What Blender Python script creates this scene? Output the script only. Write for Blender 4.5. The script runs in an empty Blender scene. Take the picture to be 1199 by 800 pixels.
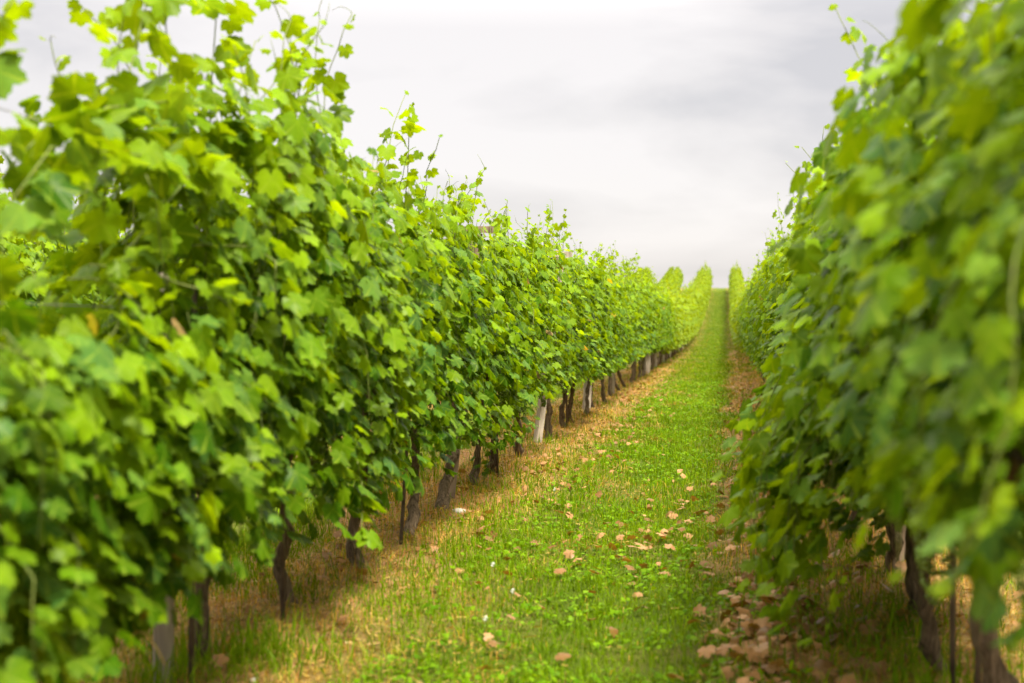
import bpy, math, random
import numpy as np
from mathutils import Vector

random.seed(7)
RNG = np.random.default_rng(11)
S = bpy.context.scene
C = S.collection
R = math.radians

# ------------------------------------------------------------------ camera, sky, sun, exposure
FPX = 1665.0                       # focal length in photo pixels (photo 1199 wide)
YAW, PITCH = R(8.59), R(-0.86)
CAM_H = 1.2
cam_d = bpy.data.cameras.new('camera')
cam = bpy.data.objects.new('camera', cam_d)
C.objects.link(cam)
cam.location = (0, 0, CAM_H)
cam.rotation_euler = (R(90) + PITCH, 0, YAW)
cam_d.sensor_width = 36.0
cam_d.lens = 36.0 * FPX / 1199.0
cam_d.clip_start = 0.05
cam_d.clip_end = 6000
cam_d.dof.use_dof = True
cam_d.dof.focus_distance = 10.3
cam_d.dof.aperture_fstop = 2.5
cam_d.dof.aperture_blades = 0
S.camera = cam

SUN_EL, SUN_AZ = R(60), R(141)     # azimuth measured clockwise from +Y (the way the rows run)
world = bpy.data.worlds.new('World')
S.world = world
world.use_nodes = True
nt = world.node_tree
nt.nodes.clear()


def N(t, kind, **kw):
    n = t.nodes.new(kind)
    for k, v in kw.items():
        setattr(n, k, v)
    return n


def ramp(t, fac, stops):
    n = t.nodes.new('ShaderNodeValToRGB')
    cr = n.color_ramp
    while len(cr.elements) < len(stops):
        cr.elements.new(0.5)
    for e, (p, c) in zip(cr.elements, stops):
        e.position = p
        e.color = (c[0], c[1], c[2], 1)
    t.links.new(fac, n.inputs['Fac'])
    return n.outputs['Color']


def math_(t, op, a, b=None, clamp=False):
    n = t.nodes.new('ShaderNodeMath')
    n.operation = op
    n.use_clamp = clamp
    for i, v in enumerate((a, b)):
        if v is None:
            continue
        if isinstance(v, (int, float)):
            n.inputs[i].default_value = v
        else:
            t.links.new(v, n.inputs[i])
    return n.outputs[0]


def mixc(t, fac, a, b, blend='MIX'):
    n = t.nodes.new('ShaderNodeMix')
    n.data_type = 'RGBA'
    n.blend_type = blend
    for sock, v in ((n.inputs[0], fac), (n.inputs[6], a), (n.inputs[7], b)):
        if isinstance(v, (int, float)):
            sock.default_value = v
        elif isinstance(v, tuple):
            sock.default_value = (v[0], v[1], v[2], 1)
        else:
            t.links.new(v, sock)
    return n.outputs[2]


def noise(t, vec, scale, detail=4, rough=.55, dist=0.0):
    n = N(t, 'ShaderNodeTexNoise')
    n.inputs['Scale'].default_value = scale
    n.inputs['Detail'].default_value = detail
    n.inputs['Roughness'].default_value = rough
    n.inputs['Distortion'].default_value = dist
    if vec is not None:
        t.links.new(vec, n.inputs['Vector'])
    return n.outputs['Fac']


sky = N(nt, 'ShaderNodeTexSky', sky_type='NISHITA')
sky.sun_disc = False
sky.sun_elevation = SUN_EL
sky.sun_rotation = SUN_AZ
sky.air_density = 1.0
sky.dust_density = 2.0
tc = N(nt, 'ShaderNodeTexCoord')
sep = N(nt, 'ShaderNodeSeparateXYZ')
nt.links.new(tc.outputs['Generated'], sep.inputs[0])
zc = math_(nt, 'MAXIMUM', sep.outputs['Z'], 0.0)
mp = N(nt, 'ShaderNodeMapping')
mp.inputs['Rotation'].default_value = (0, R(17), 0)
mp.inputs['Scale'].default_value = (2.0, 2.0, 6.5)
mp.inputs['Location'].default_value = (.75, 0.3, 0.2)
nt.links.new(tc.outputs['Generated'], mp.inputs['Vector'])
n1 = noise(nt, mp.outputs[0], 2.0, 6, .5, .3)
n2 = noise(nt, mp.outputs[0], 0.9, 2, .5, .4)
nn = math_(nt, 'ADD', math_(nt, 'MULTIPLY', n1, .6), math_(nt, 'MULTIPLY', n2, .4))
cloud = ramp(nt, nn, [(.41, (.73, .695, .695)), (.485, (.91, .855, .832)), (.56, (1.03, .968, .938))])
# overhead sky boosted beyond a real overcast, and warmed, to light the vines
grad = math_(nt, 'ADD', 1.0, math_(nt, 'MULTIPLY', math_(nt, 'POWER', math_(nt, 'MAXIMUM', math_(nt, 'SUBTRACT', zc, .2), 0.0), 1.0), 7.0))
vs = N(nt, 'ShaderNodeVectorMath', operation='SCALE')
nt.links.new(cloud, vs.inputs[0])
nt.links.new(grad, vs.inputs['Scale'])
warm = mixc(nt, math_(nt, 'MULTIPLY', math_(nt, 'SUBTRACT', zc, .2), 1.6, True), (1.0, 1.0, 1.0), (1.02, 1.0, .78))
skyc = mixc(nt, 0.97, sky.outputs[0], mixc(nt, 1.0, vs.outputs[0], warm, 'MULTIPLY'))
bg = N(nt, 'ShaderNodeBackground')
bg.inputs['Strength'].default_value = 0.1
nt.links.new(skyc, bg.inputs['Color'])
wo = N(nt, 'ShaderNodeOutputWorld')
nt.links.new(bg.outputs[0], wo.inputs['Surface'])

sun_d = bpy.data.lights.new('sun', 'SUN')
sun_d.energy = 1.5
sun_d.angle = R(11)
sun_d.color = (1.0, 0.94, 0.78)
sun = bpy.data.objects.new('sun', sun_d)
C.objects.link(sun)
sdir = Vector((math.sin(SUN_AZ) * math.cos(SUN_EL), math.cos(SUN_AZ) * math.cos(SUN_EL), math.sin(SUN_EL)))
sun.rotation_euler = sdir.to_track_quat('Z', 'Y').to_euler()

S.view_settings.view_transform = 'Standard'
S.view_settings.look = 'None'
S.view_settings.exposure = 3.15
S.view_settings.gamma = 1.0
S.view_settings.use_curve_mapping = False
S.render.engine = 'CYCLES'
S.cycles.use_denoising = True
S.cycles.max_bounces = 7
S.cycles.diffuse_bounces = 4
S.cycles.glossy_bounces = 2
S.cycles.transmission_bounces = 4
S.cycles.use_adaptive_sampling = True
S.cycles.adaptive_threshold = 0.015

# ------------------------------------------------------------------ layout
LX, RX = -1.74, 0.727              # centre lines of the two rows beside the path
W = RX - LX


def zg(y, x=0.0):
    """Height of the ground: level near by, then rising to a crest about 118 m up the rows."""
    y = np.asarray(y, float)
    up = .00077 * np.clip(y - 50, 0, 66) ** 2
    t = np.clip(y - 116, 0, None)
    crest = .1016 * t - .0035 * np.clip(t, 0, 14.5) ** 2 - .1016 * np.clip(t - 14.5, 0, None) - .03 * np.clip(t - 14.5, 0, 500)
    return up + crest


def zgs(y):
    return float(zg(y))


def y_at(px, X):
    """Distance up the row at which a point on the line x = X shows at photo column px."""
    t = (px - 599.5) / FPX
    c, s = math.cos(YAW), math.sin(YAW)
    return X * (c + t * s) / (t * c - s)


def hash2(ix, iy, seed):
    h = (ix.astype(np.int64) * 374761393 + iy.astype(np.int64) * 668265263 + seed * 1442695041) & 0xFFFFFFFF
    h = ((h ^ (h >> 13)) * 1274126177) & 0xFFFFFFFF
    return ((h ^ (h >> 16)) & 0xFFFF) / 65535.0


def vnoise(x, y, seed=0):
    x = np.asarray(x, float); y = np.asarray(y, float)
    ix, iy = np.floor(x), np.floor(y)
    fx, fy = x - ix, y - iy
    fx = fx * fx * (3 - 2 * fx); fy = fy * fy * (3 - 2 * fy)
    a = hash2(ix, iy, seed); b = hash2(ix + 1, iy, seed)
    c = hash2(ix, iy + 1, seed); d = hash2(ix + 1, iy + 1, seed)
    return (a * (1 - fx) + b * fx) * (1 - fy) + (c * (1 - fx) + d * fx) * fy


def fbm(x, y, seed=0):
    return (vnoise(x, y, seed) * .5 + vnoise(x * 2.1, y * 2.1, seed + 5) * .3 + vnoise(x * 4.3, y * 4.3, seed + 9) * .2)


# ------------------------------------------------------------------ mesh helpers
class Geo:
    """Collects triangles with a per-vertex tint and a per-vertex vein value."""

    def __init__(self):
        self.v, self.t, self.c, self.e, self.m = [], [], [], [], []
        self.n = 0

    def add(self, v, t, c=(0, 0, 0), e=0.0, m=0):
        v = np.asarray(v, float).reshape(-1, 3)
        t = np.asarray(t, int).reshape(-1, 3)
        k = len(v)
        c = np.asarray(c, float)
        if c.ndim == 1:
            c = np.tile(c, (k, 1))
        if np.isscalar(e):
            e = np.full(k, e)
        self.v.append(v); self.t.append(t + self.n); self.c.append(c); self.e.append(np.asarray(e, float))
        self.m.append(np.full(len(t), m))
        self.n += k

    def mesh(self, name, mats, smooth=True):
        v = np.concatenate(self.v); t = np.concatenate(self.t)
        c = np.concatenate(self.c); e = np.concatenate(self.e); m = np.concatenate(self.m)
        me = bpy.data.meshes.new(name)
        me.vertices.add(len(v)); me.vertices.foreach_set('co', v.astype(np.float32).ravel())
        me.loops.add(len(t) * 3); me.loops.foreach_set('vertex_index', t.astype(np.int32).ravel())
        me.polygons.add(len(t))
        me.polygons.foreach_set('loop_start', np.arange(0, len(t) * 3, 3, dtype=np.int32))
        me.polygons.foreach_set('loop_total', np.full(len(t), 3, dtype=np.int32))
        me.polygons.foreach_set('material_index', m.astype(np.int32))
        me.polygons.foreach_set('use_smooth', np.full(len(t), smooth))
        a = me.attributes.new('tint', 'FLOAT_COLOR', 'POINT')
        a.data.foreach_set('color', np.concatenate([c, np.ones((len(c), 1))], 1).astype(np.float32).ravel())
        b = me.attributes.new('vein', 'FLOAT', 'POINT')
        b.data.foreach_set('value', e.astype(np.float32))
        for x in mats:
            me.materials.append(x)
        me.update(calc_edges=True)
        me.validate()
        return me

    def build(self, name, mats, parent=None, smooth=True):
        return link(name, self.mesh(name, mats, smooth), parent)


def link(name, me, parent=None):
    o = bpy.data.objects.new(name, me)
    C.objects.link(o)
    if parent is not None:
        o.parent = parent
    return o


def tag(o, label=None, cat=None, group=None, kind=None):
    for k, v in (('label', label), ('category', cat), ('group', group), ('kind', kind)):
        if v is not None:
            o[k] = v
    return o


def thing(name, label, cat, loc=(0, 0, 0), rz=0.0, group=None):
    o = bpy.data.objects.new(name, None)
    o.empty_display_size = .1
    C.objects.link(o)
    o.location = loc
    o.rotation_euler = (0, 0, rz)
    return tag(o, label, cat, group)


def copy_tree(o, parent=None):
    c = o.copy()
    C.objects.link(c)
    c.parent = parent
    for ch in list(o.children):
        copy_tree(ch, c)
    return c


def unit(v):
    v = np.asarray(v, float)
    return v / np.maximum(np.linalg.norm(v, axis=-1, keepdims=True), 1e-9)


def tube(pts, rad, seg=6, rough=0.0, rng=RNG, lobes=0, twist=0.0):
    """Vertices and triangles of a tube along pts; rough makes the skin uneven, lobes makes it ribbed."""
    p = np.asarray(pts, float); n = len(p)
    rad = np.broadcast_to(np.asarray(rad, float), (n,))
    d = unit(np.gradient(p, axis=0))
    ref = np.array([1.0, 0, 0]) if abs(d[0][0]) < .8 else np.array([0, 1.0, 0])
    u = unit(np.cross(d, ref)); w = np.cross(d, u)
    a = np.linspace(0, 2 * np.pi, seg, endpoint=False)
    rr = rad[:, None] * (1 + rough * rng.normal(size=(n, seg)))
    if lobes:
        rr = rr * (1 + .16 * np.sin(lobes * a[None] + twist * np.arange(n)[:, None]))
    v = p[:, None] + rr[..., None] * (np.cos(a)[None, :, None] * u[:, None] + np.sin(a)[None, :, None] * w[:, None])
    v = v.reshape(-1, 3)
    t = []
    for i in range(n - 1):
        for j in range(seg):
            k = (j + 1) % seg
            A, B, D, E = i * seg + j, i * seg + k, (i + 1) * seg + j, (i + 1) * seg + k
            t += [(A, B, E), (A, E, D)]
    b0, b1 = len(v), len(v) + 1
    v = np.concatenate([v, p[:1], p[-1:]])
    for j in range(seg):
        k = (j + 1) % seg
        t += [(b0, k, j), (b1, (n - 1) * seg + j, (n - 1) * seg + k)]
    return v, np.array(t)


def box(x0, x1, y0, y1, z0, z1):
    v = np.array([(x, y, z) for x in (x0, x1) for y in (y0, y1) for z in (z0, z1)], float)
    q = [(0, 1, 3, 2), (4, 6, 7, 5), (0, 4, 5, 1), (2, 3, 7, 6), (0, 2, 6, 4), (1, 5, 7, 3)]
    t = []
    for a, b, c, d in q:
        t += [(a, b, c), (a, c, d)]
    return v, np.array(t)


# ------------------------------------------------------------------ materials
def mat(name):
    m = bpy.data.materials.new(name)
    m.use_nodes = True
    t = m.node_tree
    t.nodes.clear()
    out = N(t, 'ShaderNodeOutputMaterial')
    return m, t, out


def leaf_material(name, trans=.46, gloss=.07, veins=True):
    m, t, out = mat(name)
    at = N(t, 'ShaderNodeAttribute', attribute_name='tint')
    col = at.outputs['Color']
    geo = N(t, 'ShaderNodeNewGeometry')
    tcn = N(t, 'ShaderNodeTexCoord')
    f = noise(t, tcn.outputs['Object'], 38, 3)
    col = mixc(t, math_(t, 'MULTIPLY', f, .5), col, (.03, .06, .002), 'MIX')
    if veins:
        ve = N(t, 'ShaderNodeAttribute', attribute_name='vein')
        vf = math_(t, 'MULTIPLY', math_(t, 'POWER', ve.outputs['Fac'], 7.0), .55)
        col = mixc(t, vf, col, (.19, .26, .02))
    # the underside of a vine leaf is paler and matt
    pale = mixc(t, .24, col, (.10, .16, .012))
    top = mixc(t, geo.outputs['Backfacing'], col, pale)
    p = N(t, 'ShaderNodeBsdfPrincipled')
    t.links.new(top, p.inputs['Base Color'])
    p.inputs['Roughness'].default_value = .36
    p.inputs['Specular IOR Level'].default_value = gloss
    tr = N(t, 'ShaderNodeBsdfTranslucent')
    thru = mixc(t, 1.0, col, (2.0, 1.65, .3), 'MULTIPLY')
    t.links.new(thru, tr.inputs['Color'])
    mx = N(t, 'ShaderNodeMixShader')
    mx.inputs[0].default_value = trans
    t.links.new(p.outputs[0], mx.inputs[1])
    t.links.new(tr.outputs[0], mx.inputs[2])
    t.links.new(mx.outputs[0], out.inputs['Surface'])
    return m


def simple(name, c1, c2, scale=(8, 8, 8), rough=.8, bump=.3, detail=5):
    m, t, out = mat(name)
    tcn = N(t, 'ShaderNodeTexCoord')
    mpn = N(t, 'ShaderNodeMapping')
    mpn.inputs['Scale'].default_value = scale
    t.links.new(tcn.outputs['Object'], mpn.inputs['Vector'])
    f = noise(t, mpn.outputs[0], 1.0, detail, .6, .4)
    c = ramp(t, f, [(.3, c1), (.7, c2)])
    p = N(t, 'ShaderNodeBsdfPrincipled')
    p.inputs['Roughness'].default_value = rough
    p.inputs['Specular IOR Level'].default_value = .25
    t.links.new(c, p.inputs['Base Color'])
    b = N(t, 'ShaderNodeBump')
    b.inputs['Strength'].default_value = bump
    b.inputs['Distance'].default_value = .02
    t.links.new(f, b.inputs['Height'])
    t.links.new(b.outputs[0], p.inputs['Normal'])
    t.links.new(p.outputs[0], out.inputs['Surface'])
    return m


LEAF = leaf_material('vine_leaf')
GRASS = leaf_material('grass_blade', trans=.35, gloss=.03, veins=False)
DRY = leaf_material('dry_leaf', trans=.15, gloss=.1, veins=False)
BARK = simple('vine_bark', (.026, .016, .008), (.19, .135, .085), (70, 70, 9), .95, 1.0)
CANE = simple('vine_cane', (.06, .09, .012), (.13, .15, .03), (30, 30, 12), .6, .2)
POST = simple('weathered_post', (.13, .105, .08), (.34, .29, .235), (22, 22, 3), .9, .6)
OLDPOST = simple('weathered_brown_post', (.08, .052, .034), (.22, .16, .115), (22, 22, 3), .9, .6)
RUST = simple('rusty_stake', (.045, .03, .022), (.13, .095, .07), (30, 30, 10), .7, .3)
WIRE = simple('wire_steel', (.12, .11, .10), (.25, .24, .22), (20, 20, 20), .5, .1)
GRAPE = simple('green_grape', (.05, .085, .008), (.12, .17, .02), (40, 40, 40), .4, .05)
STONE = simple('pale_stone', (.28, .26, .23), (.5, .47, .43), (30, 30, 30), .9, .5)
PETAL = simple('white_petal', (.7, .7, .66), (.85, .85, .8), (30, 30, 30), .8, .1)


def ground_material():
    m, t, out = mat('vineyard_ground')
    geo = N(t, 'ShaderNodeNewGeometry')
    s = N(t, 'ShaderNodeSeparateXYZ')
    t.links.new(geo.outputs['Position'], s.inputs[0])
    P = geo.outputs['Position']
    big = noise(t, P, .9, 4)
    mid = noise(t, P, 4.5, 5)
    fine = noise(t, P, 45, 6, .7)
    u = math_(t, 'ADD', math_(t, 'SUBTRACT', s.outputs['X'], LX), math_(t, 'MULTIPLY', math_(t, 'SUBTRACT', mid, .5), .7))
    u = math_(t, 'FLOORED_MODULO', u, W)
    u = math_(t, 'DIVIDE', u, W)
    # across one aisle: straw under the vines, grass between, bare wheel track on the far side
    band = ramp(t, u, [(.10, (.85, 0, 0)), (.25, (.25, 0, 0)), (.42, (0, 0, 0)), (.66, (.1, 0, 0)), (.78, (1, 0, 0)), (.92, (.9, 0, 0))])
    sb = N(t, 'ShaderNodeSeparateColor')
    t.links.new(band, sb.inputs[0])
    bf = math_(t, 'ADD', sb.outputs[0], math_(t, 'MULTIPLY', math_(t, 'SUBTRACT', big, .5), .9), True)
    green = ramp(t, fine, [(.3, (.03, .05, .003)), (.55, (.06, .09, .006)), (.75, (.11, .12, .015))])
    dirt = ramp(t, fine, [(.28, (.10, .045, .02)), (.5, (.28, .145, .065)), (.72, (.46, .29, .15))])
    dirt = mixc(t, math_(t, 'MULTIPLY', mid, .5), dirt, (.34, .19, .10))
    fade = math_(t, 'MULTIPLY', math_(t, 'DIVIDE', math_(t, 'SUBTRACT', s.outputs['Y'], 28.0), 40.0, True), .6)
    bf = math_(t, 'MULTIPLY', bf, math_(t, 'SUBTRACT', 1.0, fade))
    col = mixc(t, bf, green, dirt)
    # fields away from the vineyard
    far = math_(t, 'GREATER_THAN', math_(t, 'ABSOLUTE', math_(t, 'ADD', s.outputs['X'], .5)), 60)
    field = ramp(t, noise(t, P, .012, 3), [(.35, (.05, .085, .02)), (.6, (.10, .13, .035))])
    col = mixc(t, far, col, field)
    p = N(t, 'ShaderNodeBsdfPrincipled')
    p.inputs['Roughness'].default_value = .95
    p.inputs['Specular IOR Level'].default_value = .1
    t.links.new(col, p.inputs['Base Color'])
    b = N(t, 'ShaderNodeBump')
    b.inputs['Strength'].default_value = .9
    b.inputs['Distance'].default_value = .03
    t.links.new(fine, b.inputs['Height'])
    t.links.new(b.outputs[0], p.inputs['Normal'])
    t.links.new(p.outputs[0], out.inputs['Surface'])
    return m


# ------------------------------------------------------------------ ground, hill and the wood on it
def grid_object(name, xs, ys, zf, material, kind):
    X, Y = np.meshgrid(xs, ys, indexing='ij')
    Z = zf(X, Y)
    v = np.stack([X, Y, Z], -1).reshape(-1, 3)
    n, k = len(xs), len(ys)
    i, j = np.meshgrid(np.arange(n - 1), np.arange(k - 1), indexing='ij')
    a = (i * k + j).ravel()
    t = np.concatenate([np.stack([a, a + k, a + k + 1], 1), np.stack([a, a + k + 1, a + 1], 1)])
    g = Geo()
    g.add(v, t)
    return tag(g.build(name, [material]), kind=kind)


def bumps(x, y):
    near = np.exp(-((np.abs(x + .5)) / 14) ** 4) * (y < 130)
    u = np.mod(x - LX, W) / W
    mound = .035 * np.cos(2 * np.pi * u) ** 3
    return near * (mound + .05 * (fbm(x * 1.6, y * 1.1, 3) - .5) + .02 * (fbm(x * 7, y * 7, 4) - .5))


def gz(x, y):
    return zg(y) + bumps(np.asarray(x, float), np.asarray(y, float))


xs = np.concatenate([[-2600, -1200, -600, -300, -150, -80, -40, -20], np.linspace(-12, -3.2, 45), np.linspace(-3, 2, 140), np.linspace(2.2, 10, 30), [20, 40, 80, 150, 300, 600, 1200, 2600]])
ys = np.concatenate([[-600, -200, -80, -30, -10, -4], np.linspace(-2, 14, 240), np.linspace(14.3, 60, 200), np.linspace(61, 140, 90), [150, 170, 200, 260, 350, 500, 800, 1400, 2600]])
GROUND = ground_material()
grid_object('ground', xs, ys, gz, GROUND, 'structure')

HILLM = simple('hill_field', (.05, .08, .025), (.11, .13, .045), (.02, .02, .02), .95, 0)


def hill_z(x, y):
    d2 = ((x + 470) / 290) ** 2 + ((y - 760) / 210) ** 2
    return -26 + 80 * np.exp(-d2) + 6 * (fbm(x / 60, y / 60, 8) - .5)


grid_object('hill', np.linspace(-1250, 250, 70), np.linspace(250, 1350, 60), hill_z, HILLM, 'structure')

# ------------------------------------------------------------------ leaves
HALF = [(0, 1.0), (7, .86), (13, .88), (20, .74), (26, .66), (33, .80), (40, .82), (47, .92), (54, .80), (61, .78), (70, .62),
        (78, .60), (88, .70), (98, .76), (107, .66), (117, .66), (130, .58), (145, .57), (158, .48), (168, .30)]


def leaf_template(lod):
    if lod == 0:
        half = HALF
    elif lod == 1:
        half = [(0, 1.0), (24, .68), (47, .92), (72, .62), (98, .76), (125, .60), (150, .5)]
    else:
        half = [(0, 1.0), (40, .82), (92, .72), (145, .52)]
    pol = half + [(180, .10)] + [(-a, r) for a, r in reversed(half[1:])]
    a = np.radians([p[0] for p in pol]); r = np.array([p[1] for p in pol])
    out = np.stack([r * np.sin(a), r * np.cos(a), 0 * a], 1)
    lobes = {0, 47, 98, 145, 40, 92}
    ve = np.array([1.0 if abs(p[0]) in lobes else 0.0 for p in pol])
    n = len(pol)
    if lod == 0:
        v = np.concatenate([[[0, 0, 0]], out * .5, out])
        e = np.concatenate([[1.0], ve, ve])
        t = []
        for i in range(n):
            j = (i + 1) % n
            t += [(0, 1 + j, 1 + i), (1 + i, 1 + j, 1 + n + j), (1 + i, 1 + n + j, 1 + n + i)]
    else:
        v = np.concatenate([[[0, 0, 0]], out]); e = np.concatenate([[1.0], ve])
        t = [(0, 1 + (i + 1) % n, 1 + i) for i in range(n)]
    return v, np.array(t), e


TPL = [leaf_template(i) for i in range(3)]


def add_leaves(g, pos, tip, nor, size, tint, lod, rng):
    """pos (n,3) petiole ends, tip direction, face normal, size = junction-to-tip length."""
    v, t, e = TPL[lod]
    n = len(pos)
    nor = unit(nor)
    tip = unit(tip - nor * np.sum(tip * nor, 1, keepdims=True))
    side = np.cross(tip, nor)
    lx = v[None, :, 0] * rng.uniform(.9, 1.12, (n, 1)); ly = v[None, :, 1] * np.ones((n, 1))
    r2 = lx ** 2 + ly ** 2
    ang = np.arctan2(lx, ly)
    z = (-rng.uniform(-.05, .38, (n, 1)) * lx ** 2 - rng.uniform(-.12, .32, (n, 1)) * ly * np.abs(ly)
         + rng.uniform(.02, .12, (n, 1)) * np.sin(ang * rng.integers(3, 7, (n, 1)) + rng.uniform(0, 6.3, (n, 1))) * r2
         - rng.uniform(0, .3, (n, 1)) * np.abs(lx))
    s = size[:, None, None]
    P = pos[:, None] + s * (lx[..., None] * side[:, None] + ly[..., None] * tip[:, None] + z[..., None] * nor[:, None])
    k = len(v)
    T = (t[None] + (np.arange(n) * k)[:, None, None]).reshape(-1, 3)
    g.add(P.reshape(-1, 3), T, np.repeat(tint, k, 0), np.tile(e, n))


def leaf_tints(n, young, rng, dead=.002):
    """Leaf colours: deep green for old leaves and painted low shade, young leaves yellow-green, a few browned."""
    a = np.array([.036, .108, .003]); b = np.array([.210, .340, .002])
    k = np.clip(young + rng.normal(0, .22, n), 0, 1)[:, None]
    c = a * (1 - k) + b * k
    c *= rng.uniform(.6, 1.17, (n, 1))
    blue = rng.random(n) < .2
    c[blue] = c[blue] * .6 + np.array([.06, .14, .045]) * .5
    d = rng.random(n) < dead
    c[d] = np.array([.36, .22, .10]) * rng.uniform(.6, 1.15, (d.sum(), 1))
    y = rng.random(n) < .0015
    c[y] = np.array([.28, .22, .01])
    return c


def make_canopy(seed, lod, top=1.95, half=.36, low=.5, n_up=15, n_droop=9, n_fill=260, span=.62, extra=None, stems=True, tall=.35, scale=1.0, gap_y=None):
    """One vine's shoots and leaves about its own foot; returns (leaf Geo, list of shoot tubes, [cluster spots])."""
    rng = np.random.default_rng(seed)
    g = Geo(); shoots = []
    P, T, NO, SZ, YO_LIT = [], [], [], [], []

    def nodes(path, spread, sz, side0, tipyoung, gap=.068):
        path = np.asarray(path)
        seg = np.linalg.norm(np.diff(path, axis=0), axis=1)
        L = np.concatenate([[0], np.cumsum(seg)])
        m = max(3, int(L[-1] / gap))
        s = np.linspace(.05, L[-1], m)
        q = np.stack([np.interp(s, L, path[:, i]) for i in range(3)], 1)
        for i, p in enumerate(q):
            f = s[i] / L[-1]
            taper = min(1.0, (1 - f) * 4.6 + .36)
            for rep in range(2 if rng.random() < .8 and f < .95 else 1):
                out = np.array([rng.normal(side0, .55), (1 if (i + rep) % 2 else -1) * rng.uniform(.3, 1.0), rng.normal(.15, .3)])
                out = unit(out)
                pet = rng.uniform(.04, .10) * taper
                pos = p + out * pet
                sgn = np.sign(pos[0]) if abs(pos[0]) > .12 else np.sign(rng.normal())
                nor = np.array([sgn * rng.uniform(.25, 1.0), rng.normal(0, .44), rng.uniform(.15, 1.2)])
                if p[2] > top - .15:
                    nor = np.array([rng.normal(0, .6), rng.normal(0, .6), rng.uniform(.3, 1.0)])
                tip = out * .6 + np.array([0, rng.normal(0, .35), -.75 + rng.normal(0, .3)])
                P.append(pos); T.append(tip); NO.append(nor)
                SZ.append(sz * taper * rng.uniform(.72, 1.15) * (1 if rep == 0 else .72))
                YO_LIT.append(.25 + .5 * (1 - taper) + tipyoung * f + (.12 if rep else 0) + .36 * np.clip((p[2] - .9) / 1.1, -.5, 1))  # higher leaves younger; low ones also tinted deeper to paint in shade

    def grow(p, d, L, step, bend, limit=None):
        pts = [np.array(p, float)]
        d = unit(d)
        for i in range(int(L / step)):
            d = unit(d + bend * step + rng.normal(0, .14, 3))
            q = pts[-1] + d * step
            if limit is not None and q[2] < top:
                q[0] = np.clip(q[0], -limit, limit)
            pts.append(q)
        return np.array(pts)

    for i in range(n_up):
        y0 = rng.uniform(-span * .85, span * .85)
        p0 = (rng.normal(0, .05), y0, rng.uniform(.7, .86))
        L = (top - .8) * rng.uniform(.75, 1.12)
        if rng.random() < tall + .25:
            L += rng.uniform(.1, .45)
        path = grow(p0, (rng.normal(0, .35), rng.normal(0, .35), 1), L, .07, np.array([0, 0, .5]), half * .72)
        nodes(path, .3, .083 * scale, 0.0, .35)
        shoots.append(path)
        if rng.random() < .3 and stems:           # tendril tip
            e = path[-1]
            td = grow(e, (rng.normal(0, .6), rng.normal(0, .6), 1), rng.uniform(.08, .2), .025, rng.normal(0, 6, 3))
            shoots.append(('tendril', td))
    for i in range(n_droop):
        sg = 1 if i % 2 else -1
        p0 = (sg * .08, rng.uniform(-span, span), rng.uniform(.8, 1.45))
        path = grow(p0, (sg, rng.normal(0, .5), rng.uniform(-.1, .5)), rng.uniform(.45, .95), .06, np.array([0, 0, -3.2]), half + .06)
        path = path[path[:, 2] > low]
        if len(path) > 3:
            nodes(path, .3, .08 * scale, sg * .5, .35)
            shoots.append(path)
    for path, sz, yg in (extra or []):
        path = np.asarray(path, float)
        nodes(path, .3, sz, np.sign(path[-1][0] - path[0][0]) * .2, yg, .075)
        shoots.append(path)
    # leaves of the short laterals that fill the wall of the canopy
    m = n_fill
    zz = low + (top - .2 - low) * rng.beta(1.2, 1.15, m)
    prof = half * (.62 + .6 * np.sin(np.clip((zz - low) / (top - low), 0, 1) ** .74 * np.pi) ** .7)
    sg = np.where(rng.random(m) < .5, -1, 1)
    xx = sg * prof * rng.uniform(.45, 1.12, m)
    yy = rng.uniform(-span, span, m)
    inner = rng.random(m) < .22
    xx[inner] *= .35
    xx *= .72 + .5 * vnoise(yy * 4.2 + seed * 3.3, zz * 4.2, 13)
    thin = rng.random(m) < .5 + .85 * vnoise(yy * 5 + seed * 1.7, zz * 5, 14)
    fp = np.stack([xx, yy, zz], 1)
    fn = np.stack([sg * rng.uniform(.35, 1.0, m), rng.normal(0, .42, m), rng.uniform(.05, 1.15, m)], 1)
    ft = np.stack([sg * rng.uniform(0, .6, m), rng.normal(0, .45, m), -.8 + rng.normal(0, .25, m)], 1)
    P = np.concatenate([np.array(P), fp]); T = np.concatenate([np.array(T), ft]); NO = np.concatenate([np.array(NO), fn])
    SZ = np.concatenate([np.array(SZ), .082 * scale * rng.uniform(.55, 1.2, m)])
    YO_LIT = np.concatenate([np.array(YO_LIT), .2 + .22 * rng.random(m) + .36 * np.clip((zz - .9) / 1.1, -.6, 1)])  # fill leaves deepen downward likewise: leaf age plus painted shade
    YO_LIT = YO_LIT + .25 * (vnoise(P[:, 1] * 2.2 + seed, P[:, 2] * 2.2, 77) - .5)
    thin = np.concatenate([np.ones(len(P) - m, bool), thin])
    low_ok = thin & (P[:, 2] > low * .7 - (.4 if extra else 0))
    if gap_y is not None:
        near = np.abs(P[:, 1] - gap_y) < np.where(P[:, 2] > 1.6, .19, .11)
        low_ok &= ~(near & (P[:, 0] > -.08) & (P[:, 2] > 1.2) & (P[:, 2] < 1.95) & (rng.random(len(P)) < .8))
    P, T, NO, SZ, YO_LIT = P[low_ok], T[low_ok], NO[low_ok], SZ[low_ok], YO_LIT[low_ok]
    add_leaves(g, P, T, NO, SZ, leaf_tints(len(P), YO_LIT, rng), lod, rng)
    return g, shoots


def shoot_geo(g, path, r0, seg=5):
    if isinstance(path, tuple):
        v, t = tube(path[1], np.linspace(.0016, .0007, len(path[1])), 4)
    else:
        v, t = tube(path, np.linspace(r0, .0018, len(path)), seg)
    g.add(v, t)


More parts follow.
